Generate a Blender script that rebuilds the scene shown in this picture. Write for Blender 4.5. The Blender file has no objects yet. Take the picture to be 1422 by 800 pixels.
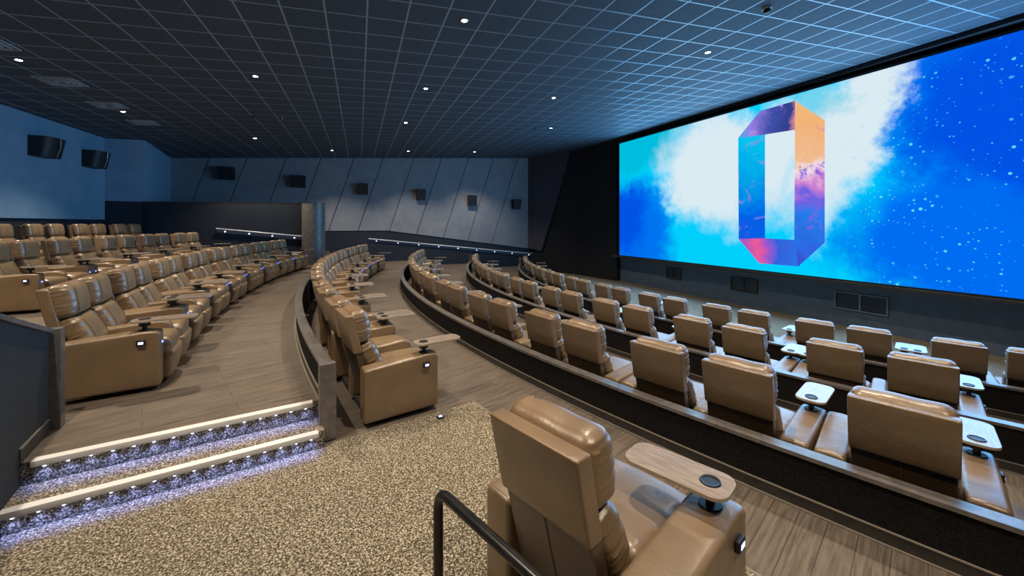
import bpy, bmesh, math, random
from math import sin, cos, radians as R_, pi
from mathutils import Vector, Matrix
random.seed(7)

# ------------------------------------------------------------------ camera, light level
CZ = 2.74                       # camera height over the front floor
YAW = 0.372
cam_d = bpy.data.cameras.new('camera'); cam = bpy.data.objects.new('camera', cam_d)
bpy.context.collection.objects.link(cam)
cam.location = (0, 0, CZ); cam.rotation_euler = (pi/2, 0, -YAW)
cam_d.sensor_width = 36; cam_d.lens = 36*545/1422; cam_d.shift_y = -89/1422
cam_d.clip_start = 0.02; cam_d.clip_end = 200
sc = bpy.context.scene; sc.camera = cam
sc.view_settings.view_transform = 'Standard'; sc.view_settings.look = 'None'
sc.view_settings.exposure = 0.75; sc.view_settings.gamma = 1; sc.view_settings.use_curve_mapping = False
w = bpy.data.worlds.new('world'); sc.world = w; w.use_nodes = True
w.node_tree.nodes['Background'].inputs[0].default_value = (0.10, 0.17, 0.30, 1)
w.node_tree.nodes['Background'].inputs[1].default_value = 0.35
try:
    sc.cycles.use_denoising = True
    sc.cycles.max_bounces = 6; sc.cycles.diffuse_bounces = 4; sc.cycles.glossy_bounces = 3
    sc.cycles.sample_clamp_indirect = 4.0
except Exception: pass
DOWN_W = 330          # watts per downlight
DOWN_COL = (1.0, 0.84, 0.65)
SCREEN_GAIN = 0.60     # light given off by the screen
SCREEN_FILL_W = 560  # watts of the blue fill lamp added in front of the screen
LED_W = 0.75

# ------------------------------------------------------------------ node helpers
def mat(name, col=(.5,.5,.5), rough=.5, metal=0, spec=.5):
    m = bpy.data.materials.new(name); m.use_nodes = True
    b = m.node_tree.nodes['Principled BSDF']
    b.inputs['Base Color'].default_value = (*col, 1); b.inputs['Roughness'].default_value = rough
    b.inputs['Metallic'].default_value = metal; b.inputs['Specular IOR Level'].default_value = spec
    return m
class N:
    def __init__(s, m): s.t = m.node_tree; s.b = s.t.nodes.get('Principled BSDF')
    def new(s, kind, **kw):
        n = s.t.nodes.new(kind)
        for k, v in kw.items(): setattr(n, k, v)
        return n
    def put(s, sock, v):
        if hasattr(v, 'links') or hasattr(v, 'is_linked'): s.t.links.new(v, sock)
        elif isinstance(v, (tuple, list)) and len(v) == 3 and len(sock.default_value) == 4: sock.default_value = (*v, 1)
        else: sock.default_value = v
    def math(s, op, a, b=None, c=None, clamp=False):
        n = s.new('ShaderNodeMath', operation=op); n.use_clamp = clamp
        s.put(n.inputs[0], a)
        if b is not None: s.put(n.inputs[1], b)
        if c is not None: s.put(n.inputs[2], c)
        return n.outputs[0]
    def mix(s, f, a, b):
        n = s.new('ShaderNodeMix', data_type='RGBA')
        s.put(n.inputs[0], f); s.put(n.inputs[6], a); s.put(n.inputs[7], b); return n.outputs[2]
    def step(s, v, lo, hi):
        n = s.new('ShaderNodeMapRange', interpolation_type='SMOOTHSTEP')
        s.put(n.inputs[0], v); n.inputs[1].default_value = lo; n.inputs[2].default_value = hi
        return n.outputs[0]
    def noise(s, vec, scale, detail=3, rough=.5, dist=0):
        n = s.new('ShaderNodeTexNoise'); n.inputs['Scale'].default_value = scale
        n.inputs['Detail'].default_value = detail; n.inputs['Roughness'].default_value = rough
        n.inputs['Distortion'].default_value = dist
        if vec is not None: s.put(n.inputs['Vector'], vec)
        return n
    def coord(s, which='Object'): return s.new('ShaderNodeTexCoord').outputs[which]
    def xyz(s, v):
        n = s.new('ShaderNodeSeparateXYZ'); s.put(n.inputs[0], v); return n.outputs
    def bump(s, h, strength=.3, dist=.01):
        n = s.new('ShaderNodeBump'); n.inputs['Strength'].default_value = strength
        n.inputs['Distance'].default_value = dist; s.put(n.inputs['Height'], h)
        s.t.links.new(n.outputs[0], s.b.inputs['Normal'])

def noisy(name, c1, c2, scale, rough=.5, metal=0, bump=0, bd=.003, detail=4, spec=.5):
    m = mat(name, c1, rough, metal, spec); n = N(m); co = n.coord()
    nz = n.noise(co, scale, detail)
    f = n.step(nz.outputs[0], .35, .65)
    n.put(n.b.inputs['Base Color'], n.mix(f, c1, c2))
    if bump: n.bump(nz.outputs[0], bump, bd)
    return m

# leather: soft creases and grain
def leather(name, c1, c2):
    m = mat(name, c1, .32, 0, .85); m.node_tree.nodes['Principled BSDF'].inputs['Coat Weight'].default_value = .5; m.node_tree.nodes['Principled BSDF'].inputs['Coat Roughness'].default_value = .45; n = N(m); co = n.coord()
    a = n.noise(co, 5, 3); g = n.noise(co, 160, 2)
    n.put(n.b.inputs['Base Color'], n.mix(n.step(a.outputs[0], .3, .7), c1, c2))
    cr = n.noise(co, 11, 4, .55, .6)
    h = n.math('ADD', n.math('MULTIPLY', cr.outputs[0], 1.0), n.math('MULTIPLY', g.outputs[0], .08))
    n.bump(h, .35, .012)
    n.put(n.b.inputs['Roughness'], n.math('MULTIPLY_ADD', a.outputs[0], .16, .28))
    return m
M = {}
M['leather'] = leather('tan leather', (.27,.176,.092), (.215,.139,.069))
M['leather_shaded'] = leather('shaded lower back leather', (.075,.046,.025), (.06,.037,.02))  # same tan leather, shade on the lower back put into the colour
M['seam'] = mat('stitching', (.10,.07,.045), .7)
M['black'] = noisy('black plastic', (.010,.011,.013), (.018,.02,.023), 30, .42)
M['rubber'] = mat('black plinth', (.012,.012,.013), .8)
M['wall_dark'] = noisy('charcoal wall fabric', (.012,.018,.030), (.018,.024,.038), 60, .85, bump=.2)  # blue of the ambient light put into the charcoal
M['parapet'] = noisy('black parapet carpet', (.008,.008,.009), (.020,.018,.018), 90, .9, bump=.5, spec=.12)
M['cap'] = noisy('brushed cap rail', (.20,.185,.175), (.27,.25,.235), 14, .36, .55)
M['cap_low'] = noisy('dark skirting', (.035,.032,.03), (.05,.046,.043), 12, .45)
M['trimline'] = mat('skirting edge strip', (.32,.28,.23), .4, .3)
M['panel'] = noisy('grey acoustic panel', (.22,.24,.275), (.25,.27,.305), 3, .8, bump=.1)
M['bluewall'] = noisy('blue grey wall fabric', (.17,.31,.45), (.20,.34,.48), 2.2, .85, bump=.15)
M['screenwall'] = noisy('black stage fabric', (.010,.012,.018), (.018,.02,.028), 40, .7)
M['lowwall'] = noisy('dark stage front', (.10,.15,.22), (.12,.175,.25), 4, .55)
M['steel'] = noisy('satin steel', (.42,.42,.43), (.5,.5,.5), 20, .3, .9)
M['rail_black'] = noisy('black painted tube', (.012,.012,.013), (.02,.02,.021), 25, .28)
M['white'] = mat('pale nosing', (.90,.89,.87), .4)
M['column'] = noisy('taupe column wrap', (.16,.15,.135), (.22,.205,.185), 9, .45, .2)
M['speaker'] = noisy('speaker cabinet', (.012,.013,.016), (.02,.021,.025), 80, .55)
M['grille'] = mat('speaker grille', (.03,.035,.045), .4, .4)

def emis(name, col, strength):
    m = bpy.data.materials.new(name); m.use_nodes = True; t = m.node_tree
    t.nodes.remove(t.nodes['Principled BSDF'])
    e = t.nodes.new('ShaderNodeEmission'); e.inputs[0].default_value = (*col, 1); e.inputs[1].default_value = strength
    t.links.new(e.outputs[0], t.nodes['Material Output'].inputs[0]); return m
M['bulb'] = emis('lamp glow', (1, .86, .66), 30)
M['led'] = emis('led glow', (.55, .65, 1), 8)
M['blue_led'] = emis('blue indicator', (.10, .14, 1), 5)
M['blue_panel'] = emis('control backlight', (.45, .5, 1), 2.2)
M['dot'] = emis('bracket dot glow', (.75, .82, 1), 1.6)  # self-glowing discs for the white bracket dots

# tray wood
def wood_top():
    m = mat('tray wood laminate', (.4,.3,.22), .35); n = N(m); co = n.coord()
    mp = n.new('ShaderNodeMapping'); n.put(mp.inputs[0], co); mp.inputs['Scale'].default_value = (2, 26, 4)
    a = n.noise(mp.outputs[0], 3, 5, .6)
    n.put(n.b.inputs['Base Color'], n.mix(n.step(a.outputs[0], .3, .7), (.28,.215,.165), (.43,.345,.27)))
    n.put(n.b.inputs['Roughness'], .22); n.b.inputs['Coat Weight'].default_value = .4; n.b.inputs['Coat Roughness'].default_value = .15
    return m
M['wood_top'] = wood_top()
M['tray_edge'] = mat('tray edge band', (.45,.36,.27), .4)

# timber floor planks
def planks():
    m = mat('grey oak planks', (.2,.17,.14), .45); n = N(m); co = n.coord()
    mp = n.new('ShaderNodeMapping'); n.put(mp.inputs[0], co); mp.inputs['Rotation'].default_value = (0, 0, -R_(22))
    br = n.new('ShaderNodeTexBrick'); n.put(br.inputs[0], mp.outputs[0])
    br.inputs['Scale'].default_value = 1; br.inputs['Brick Width'].default_value = 1.25; br.inputs['Row Height'].default_value = .15
    br.inputs['Mortar Size'].default_value = .0025; br.inputs['Mortar Smooth'].default_value = .2
    br.inputs['Color1'].default_value = (.0,.0,.0,1); br.inputs['Color2'].default_value = (1,1,1,1); br.inputs['Mortar'].default_value = (.4,.4,.4,1)
    mp2 = n.new('ShaderNodeMapping'); n.put(mp2.inputs[0], mp.outputs[0]); mp2.inputs['Scale'].default_value = (1.6, 22, 1)
    g = n.noise(mp2.outputs[0], 2.2, 6, .65, .3)
    base = n.mix(n.step(g.outputs[0], .3, .72), (.078,.062,.049), (.205,.168,.134))
    tone = n.mix(n.math('MULTIPLY', n.xyz(br.outputs[0])[0], .5), base, n.mix(.6, base, (.21,.165,.125)))
    col = n.mix(br.outputs['Fac'], tone, (.05,.042,.036))
    n.put(n.b.inputs['Base Color'], col)
    n.put(n.b.inputs['Roughness'], n.math('MULTIPLY_ADD', g.outputs[0], .25, .33))
    n.bump(n.math('SUBTRACT', n.math('MULTIPLY', g.outputs[0], .3), br.outputs['Fac']), .25, .004)
    return m
M['planks'] = planks()
# speckled carpet
def carpet(name, dark, mid, light):
    m = mat(name, mid, .95, 0, .2); n = N(m); co = n.coord()
    a = n.noise(co, 78, 3, .75); b = n.noise(co, 5, 3); c = n.noise(co, 120, 2, .6)
    v = n.math('ADD', a.outputs[0], n.math('MULTIPLY', n.math('SUBTRACT', c.outputs[0], .5), .55))
    c1 = n.mix(n.step(v, .40, .50), dark, mid)
    c2 = n.mix(n.step(v, .53, .62), c1, light)
    n.put(n.b.inputs['Base Color'], n.mix(n.math('MULTIPLY', b.outputs[0], .25), c2, mid))
    n.bump(v, .8, .012)
    return m
M['carpet'] = carpet('speckled carpet', (.022,.018,.014), (.22,.175,.115), (.80,.71,.54))
# ceiling tiles with light tee bars; blue ambient light put into both colours
TX, TY, TS = 3.12, 5.43, .6
def ceiling_mat():
    m = mat('ceiling tile grid', (.06,.07,.08), .8); n = N(m); co = n.coord(); x = n.xyz(co)
    def line(v, o):
        q = n.math('FRACT', n.math('DIVIDE', n.math('SUBTRACT', v, o), TS))
        d = n.math('MINIMUM', q, n.math('SUBTRACT', 1, q))
        return n.math('LESS_THAN', d, .021)
    g = n.math('MAXIMUM', line(x[0], TX), line(x[1], TY))
    sp = n.noise(co, 34, 4, .7)
    tile = n.mix(n.step(sp.outputs[0], .35, .7), (.034,.052,.074), (.060,.087,.119))
    n.put(n.b.inputs['Base Color'], n.mix(g, tile, (.23,.32,.40)))
    n.put(n.b.inputs['Roughness'], n.math('SUBTRACT', .8, n.math('MULTIPLY', g, .48)))
    n.bump(n.math('ADD', n.math('MULTIPLY', sp.outputs[0], .3), g), .3, .01)
    return m
M['ceiling'] = ceiling_mat()

# ------------------------------------------------------------------ object helpers
COL = bpy.context.collection
def link(name, me, parent=None, m=None, smooth=True, angle=40):
    o = bpy.data.objects.new(name, me); COL.objects.link(o)
    if parent is not None: o.parent = parent
    if m is not None and not me.materials:
        for q in (m if isinstance(m, (list, tuple)) else [m]): me.materials.append(q)
    if smooth:
        for p in me.polygons: p.use_smooth = True
        try: me.set_sharp_from_angle(angle=R_(angle))
        except Exception: pass
    return o
def tag(o, label=None, cat=None, group=None, kind=None):
    if label: o['label'] = label
    if cat: o['category'] = cat
    if group: o['group'] = group
    if kind: o['kind'] = kind
    return o
def empty(name, loc=(0,0,0), rz=0, label=None, cat=None, group=None):
    o = bpy.data.objects.new(name, None); COL.objects.link(o); o.location = loc; o.rotation_euler = (0,0,rz)
    o.empty_display_size = .1
    return tag(o, label, cat, group)
def mesh(name, verts, faces):
    me = bpy.data.meshes.new(name); me.from_pydata([tuple(v) for v in verts], [], faces); me.update()
    bm = bmesh.new(); bm.from_mesh(me); bmesh.ops.remove_doubles(bm, verts=bm.verts, dist=1e-5)
    bmesh.ops.recalc_face_normals(bm, faces=bm.faces); bm.to_mesh(me); bm.free(); return me
class MB:
    def __init__(s): s.v = []; s.f = []
    def add(s, vs, fs):
        k = len(s.v); s.v += [tuple(v) for v in vs]; s.f += [[i+k for i in f] for f in fs]; return s
    def box(s, x0, x1, y0, y1, z0, z1, mtx=None):
        vs = [Vector(p) for p in ((x0,y0,z0),(x1,y0,z0),(x1,y1,z0),(x0,y1,z0),(x0,y0,z1),(x1,y0,z1),(x1,y1,z1),(x0,y1,z1))]
        if mtx is not None: vs = [mtx @ v for v in vs]
        return s.add(vs, [[0,3,2,1],[4,5,6,7],[0,1,5,4],[1,2,6,5],[2,3,7,6],[3,0,4,7]])
    def prism(s, pts, z0, z1):      # polygon in xy extruded in z
        n = len(pts); f0 = z0 if callable(z0) else (lambda p: z0); f1 = z1 if callable(z1) else (lambda p: z1)
        vs = [(p[0],p[1],f0(p)) for p in pts] + [(p[0],p[1],f1(p)) for p in pts]
        return s.add(vs, [list(range(n))[::-1], list(range(n,2*n))] + [[i,(i+1)%n,(i+1)%n+n,i+n] for i in range(n)])
    def cyl(s, a, b, r, r2=None, n=16, caps=True):
        a, b = Vector(a), Vector(b); r2 = r if r2 is None else r2
        q = (b-a).to_track_quat('Z','Y').to_matrix()
        vs = [a + q @ Vector((r*cos(2*pi*i/n), r*sin(2*pi*i/n), 0)) for i in range(n)] + \
             [b + q @ Vector((r2*cos(2*pi*i/n), r2*sin(2*pi*i/n), 0)) for i in range(n)]
        fs = [[i,(i+1)%n,(i+1)%n+n,i+n] for i in range(n)]
        if caps: fs += [list(range(n))[::-1], list(range(n,2*n))]
        return s.add(vs, fs)
    def tube(s, pts, r, n=14):
        pts = [Vector(p) for p in pts]; rings = []
        up = Vector((0,0,1))
        for i, p in enumerate(pts):
            d = (pts[min(i+1,len(pts)-1)] - pts[max(i-1,0)]).normalized()
            u = d.cross(up)
            if u.length < .05: u = d.cross(Vector((0.3,1,0)))
            u.normalize(); v = u.cross(d)
            rings.append([p + r*(cos(2*pi*k/n)*u + sin(2*pi*k/n)*v) for k in range(n)])
        vs = [v for q in rings for v in q]; fs = []
        for i in range(len(pts)-1):
            for k in range(n): fs.append([i*n+k, i*n+(k+1)%n, (i+1)*n+(k+1)%n, (i+1)*n+k])
        fs += [list(range(n))[::-1], [(len(pts)-1)*n+k for k in range(n)]]
        return s.add(vs, fs)
    def build(s, name, m, parent=None, smooth=True, angle=40):
        return link(name, mesh(name, s.v, s.f), parent, m, smooth, angle)

def rbox(hx, hy, hz, r, k=4, m=(4,6,4), warp=None):
    """rounded box surface; warp(p)->p moves each point"""
    h = (hx, hy, hz); ax = []
    for i in range(3):
        rr = min(r, h[i]*.999); a = [-h[i] + rr*(1-cos(pi/2*j/k))*1.0 for j in range(k)]
        a = [-h[i] + rr*(j/k) for j in range(k)]
        mid = [-(h[i]-rr) + 2*(h[i]-rr)*j/m[i] for j in range(m[i]+1)]
        ax.append(a + mid + [-v for v in a[::-1]])
    vs = []; idx = {}; fs = []
    def V(p):
        key = tuple(round(c, 6) for c in p)
        if key in idx: return idx[key]
        q = []; d = []
        for i in range(3):
            rr = min(r, h[i]*.999); c = max(-(h[i]-rr), min(h[i]-rr, p[i])); q.append(c); d.append((p[i]-c)/rr)
        L = math.sqrt(sum(e*e for e in d)) or 1
        # cube-to-sphere on the corner
        out = [q[i] + d[i]/L*min(r, h[i]*.999) for i in range(3)]
        idx[key] = len(vs); vs.append(out); return idx[key]
    for a in range(3):
        b, c = (a+1)%3, (a+2)%3
        for s in (-1, 1):
            for i in range(len(ax[b])-1):
                for j in range(len(ax[c])-1):
                    quad = []
                    for (bi, cj) in ((i,j),(i+1,j),(i+1,j+1),(i,j+1)):
                        p = [0,0,0]; p[a] = s*h[a]; p[b] = ax[b][bi]; p[c] = ax[c][cj]; quad.append(V(p))
                    fs.append(quad if s > 0 else quad[::-1])
    if warp: vs = [warp(Vector(v)) for v in vs]
    return vs, fs

# ------------------------------------------------------------------ geometry of the room (camera stands at x=y=0)
CX, CY = 24.6, 10.6                       # centre of the curved rows
def P(R, deg, z=0): return Vector((CX - R*cos(R_(deg)), CY - R*sin(R_(deg)), z))
FLY, FLZ, FLA, FLB, FLC, FLD, FLE = [CZ + v for v in (-2.74, -2.50, -2.235, -1.96, -1.64, -1.36, -1.09)]
YF = 21.55; XB = -7.95; XS = 12.25
W5, W4, W3, W2 = 18.72, 21.08, 23.44, 25.74
R_CD, R_DE = 28.15, 30.45
def zc(x, y): return CZ + 3.4537 + .0607*(x-3.12) + .0066*(y-5.43)
def far_ang(R): return -math.degrees(math.asin(min(1, (YF-CY)/R)))

# ceiling
cb = MB(); cx = [XB-.2, 12.4]; cy = [-4.2, YF+.2]
cb.prism([(cx[0],cy[0]),(cx[1],cy[0]),(cx[1],cy[1]),(cx[0],cy[1])], lambda p: zc(*p), lambda p: zc(*p)+.12)
tag(cb.build('ceiling', M['ceiling'], smooth=False), kind='structure')
# dark bulkhead along the screen wall under the ceiling
bk = MB(); bk.prism([(11.62,-4),(XS+.1,-4),(XS+.1,YF),(11.62,YF)], lambda p: zc(*p)-.10, lambda p: zc(*p)-.002)
tag(bk.build('trim_1', M['screenwall'], smooth=False), kind='structure')

# floors: stepped curved tiers
def annulus(R0, R1, a0, a1, n=70):
    i = [P(R0, a0+(a1-a0)*k/n) for k in range(n+1)]; b0, b1 = a0, a1
    return i
def tier(name, R0, R1, a0, ztop, zbot, m, a0o=None):
    n = 80; fa = far_ang(R0); fb = far_ang(R1); a0o = a0 if a0o is None else a0o
    inner = [P(R0, a0+(fa-a0)*k/n) for k in range(n+1)]
    outer = [P(R1, a0o+(fb-a0o)*k/n) for k in range(n+1)]
    b = MB()
    for k in range(n):
        q = [inner[k], inner[k+1], outer[k+1], outer[k]]
        b.prism([(v.x, v.y) for v in q], zbot, ztop)
    o = b.build(name, m, smooth=False)
    bm = bmesh.new(); bm.from_mesh(o.data)          # drop the walls between neighbouring wedges
    seen = {}
    for f in list(bm.faces):
        key = tuple(sorted((round(v.co.x,3), round(v.co.y,3), round(v.co.z,3)) for v in f.verts))
        if key in seen: bmesh.ops.delete(bm, geom=[f], context='FACES_ONLY')
        seen[key] = 1
    bmesh.ops.delete(bm, geom=[f for f in bm.faces if f.is_valid and abs(f.normal.z) < .1 and not any(len(e.link_faces) == 2 for e in f.edges)], context='FACES_ONLY') if False else None
    bm.to_mesh(o.data); bm.free()
    return tag(o, kind='structure')
fb_ = MB(); fb_.box(-9, 12.6, -4.2, YF+.1, -.15, 0)
tag(fb_.build('floor', M['carpet'], smooth=False), kind='structure')
WW = .05
tier('floor_level', W5+WW, W4+WW, 36, FLZ, .004, M['planks'])
tier('floor_level', W4+WW, W3+WW, 36, FLA, .004, M['planks'])
tier('floor_level', W3+WW, W2+WW, 36, FLB, .004, M['planks'])
# front row stands on a timber strip at floor level
tier('floor_level', 16.9, W5+WW-.004, 36, FLY+.006, .001, M['planks'])
# tier of the third row: stops at the upper nosing
UL, UR = Vector((-2.16,3.73)), Vector((-.36,4.05))
LL, LR = Vector((-2.11,3.43)), Vector((-.30,3.78))
tier('floor_level', W2+WW+.002, R_CD, 14.3, FLC, .004, M['planks'], 14.0)
tier('floor_level', R_CD+.002, R_DE, 22, FLD, .004, M['planks'])
tier('floor_level', R_DE+.002, 33.6, 22, FLE, .004, M['planks'])
# landing below the steps (carpet) and the carpeted intermediate tread
def poly_floor(name, pts, z0, z1, m): return tag(MB().prism(pts, z0, z1).build(name, m, smooth=False), kind='structure')
land = [tuple(P(24.30, 15.36).xy), tuple(P(W2+.09, 15.22).xy), tuple(P(W2+.09, 14.8).xy), tuple(P(27.62, 14.3).xy)]
arcL = [tuple(P(27.62, a).xy) for a in (16, 18, 20, 22, 24, 26, 28, 30)]
arcR = [tuple(P(24.30, a).xy) for a in (30, 28, 26, 24, 22, 20, 18.5, 17)]
poly_floor('floor_landing', land + arcL + arcR, FLB-.02, FLB+.012, M['carpet'])
poly_floor('floor_landing', [tuple(P(W2+WW+.002, 14.9).xy), tuple(P(27.62,14.9).xy), tuple(P(27.62,30).xy), tuple(P(W2+WW+.002,30).xy)], .004, FLB-.021, M['wall_dark'])
dn = (LR-LL).normalized(); nn = Vector((dn.y, -dn.x))   # towards the camera
TRZ = CZ-1.80
poly_floor('floor_step', [tuple(LL+dn*0), tuple(LR+dn*.02), tuple(UR+dn*.02+nn*-.12), tuple(UL+dn*0+nn*-.12)], FLB+.013, TRZ, M['carpet'])
ub = [tuple(UL+dn*-.0), tuple(UR+dn*.03), tuple(P(W2+WW+.01, 14.31).xy), tuple(P(27.62, 14.06).xy)]
poly_floor('floor_step', ub, TRZ+.001, FLC-.012, M['carpet'])
poly_floor('floor_level', ub, FLC-.0115, FLC-.0002, M['planks'])
tag(MB().prism([tuple(P(24.285, a).xy) for a in (15.34,17,19,21,23)]+[tuple(P(24.305, a).xy) for a in (23,21,19,17,15.34)], FLB, FLB+.014).build('trim_2', M['trimline'], smooth=False), kind='structure')

# walls
def wall(name, b, m, smooth=False): return tag(b.build(name, m, smooth=smooth), kind='structure')
BX, BY = -6.97, 17.40                      # corner of the projecting block at the back
# back wall: dark below, blue fabric above
wall('wall_back', MB().prism([(XB-.15,-4.2),(XB,-4.2),(XB,YF),(XB-.15,YF)], 0, lambda p: zc(*p)), M['wall_dark'])
wall('trim_3', MB().prism([(XB+.001,-4),(XB+.06,-4),(XB+.06,BY-.28),(XB+.001,BY-.28)], CZ+.145, lambda p: zc(*p)-.004), M['bluewall'])
# projecting block (dark below, blue above)
blk = [(XB+.001, BY-.27), (BX, BY+.02), (BX-.12, YF-.01), (XB+.001, YF-.01)]
wall('wall_corner', MB().prism(blk, FLE, CZ+.77), M['wall_dark'])
wall('trim_4', MB().prism([(XB+.001, BY-.29),(BX+.015,BY-.0),(BX-.73, YF-.01),(XB+.001,YF-.01)], CZ+.772, lambda p: zc(*p)-.004), M['bluewall'])
# far wall and panels
wall('wall_far', MB().prism([(XB,YF),(12.4,YF),(12.4,YF+.15),(XB,YF+.15)], 0, lambda p: zc(*p)+.05), M['wall_dark'])
def pbot(x): return CZ + (-.345 if x < 1.4 else -.345 - .139*(x-1.4))
SL = .322
def panel(x0, x1):    # slanted board between two grooves given at ceiling height
    pts = []
    g = .018
    zt = lambda x: zc(x, YF) - .004
    def at(xt, z): return xt - SL*(zt(xt) - z)
    # lower edge follows pbot
    def low(xt):
        z = CZ-.4
        for _ in range(20): z = pbot(at(xt, z))
        return at(xt, z), z
    a = (x0+g, zt(x0+g)); b = (x1-g, zt(x1-g)); cB = low(x1-g); dB = low(x0+g)
    ring = [a, b, cB]
    if dB[0] < 1.4 < cB[0]: ring.append((1.4, pbot(1.4)))
    ring.append(dB)
    xl = XB+.8
    return ring
tops = [-7.9+.001, -6.30, -4.86, -3.25, -1.74, -.22, 1.18, 2.75, 4.24, 5.77, 7.25, 8.75]
pan = MB()
for i in range(len(tops)):
    x0 = tops[i]; x1 = tops[i+1] if i+1 < len(tops) else None
    if x1 is None:
        zt = zc(x0, YF)-.004; z = CZ-1.2
        for _ in range(20): z = pbot(x0+.018 - SL*(zt-z))
        ring = [(x0+.018, zt), (9.42, zc(9.42,YF)-.004), (9.42, pbot(9.42)), (x0+.018 - SL*(zt-z), z)]
    else: ring = panel(x0, x1)
    ring = [(max(XB+.02, x), z) for x, z in ring]
    n = len(ring)
    vs = [(x, YF-.035, z) for x, z in ring] + [(x, YF-.001, z) for x, z in ring]
    pan.add(vs, [list(range(n)), list(range(n,2*n))[::-1]] + [[k,k+n,(k+1)%n+n,(k+1)%n] for k in range(n)])
wall('trim_5', pan, M['panel'])
# splayed panel next to the screen wall
A0 = Vector((9.42, YF-.03)); A1 = Vector((10.72, 18.80)); A2 = Vector((9.86, 20.62))
spl = MB(); off = Vector((.10, .06))
ring = [(A0, CZ-1.46), (A0, zc(*A0)-.005), (A1, zc(*A1)-.005), (A2, CZ-1.56)]
spl.add([(p.x,p.y,z) for p, z in ring] + [(p.x+off.x,p.y+off.y,z) for p, z in ring],
        [[0,1,2,3],[7,6,5,4]] + [[k,(k+1)%4,(k+1)%4+4,k+4] for k in range(4)])
wall('trim_6', spl, noisy('dark splay panel', (.055,.06,.085), (.065,.07,.095), 3, .8))
wall('wall_front_splay', MB().prism([(9.60,YF),(10.95,18.62),(11.55,15.75),(11.75,15.75),(11.2,18.75),(10.0,YF)], 0, lambda p: zc(*p)), M['screenwall'])
wall('wall_front', MB().prism([(XS+.25,-4.2),(XS+.45,-4.2),(XS+.15,YF),(XS-.05,YF)], 0, lambda p: zc(*p)+.05), M['screenwall'])
# stage front below the screen
SA = Vector((11.27, 15.14)); SB_ = Vector((11.87, 3.44)); SE = (SB_-SA).normalized(); SNm = Vector((-SE.y*-1, -SE.x)); 
SNm = Vector((SE.y, -SE.x))               # points to the audience (-x)
if SNm.x > 0: SNm = -SNm
def S(s, off=0, z=0): p = SA + SE*s + SNm*off; return Vector((p.x, p.y, z))
LW0, LW1 = S(-.55, -.50), S(18.2, -.50)
wall('wall_stage', MB().prism([(LW0.x,LW0.y),(LW1.x,LW1.y),(LW1.x+.5,LW1.y),(LW0.x+.5,LW0.y)], 0, CZ-1.50), M['lowwall'])
a, b = S(-.55, .02), S(18.2, .02)
wall('trim_7', MB().prism([(a.x,a.y),(b.x,b.y),(b.x+.62,b.y),(a.x+.62,a.y)], CZ-1.56, CZ-1.50), M['cap_low'])
wall('trim_8', MB().prism([(a.x,a.y),(b.x,b.y),(b.x+.02,b.y),(a.x+.02,a.y)], CZ-1.50, CZ-1.488), M['steel'])
# near wall behind the camera, closes the room
wall('wall_near', MB().box(XB-.15, 12.6, -4.35, -4.2, 0, CZ+4.3), M['wall_dark'])

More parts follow.
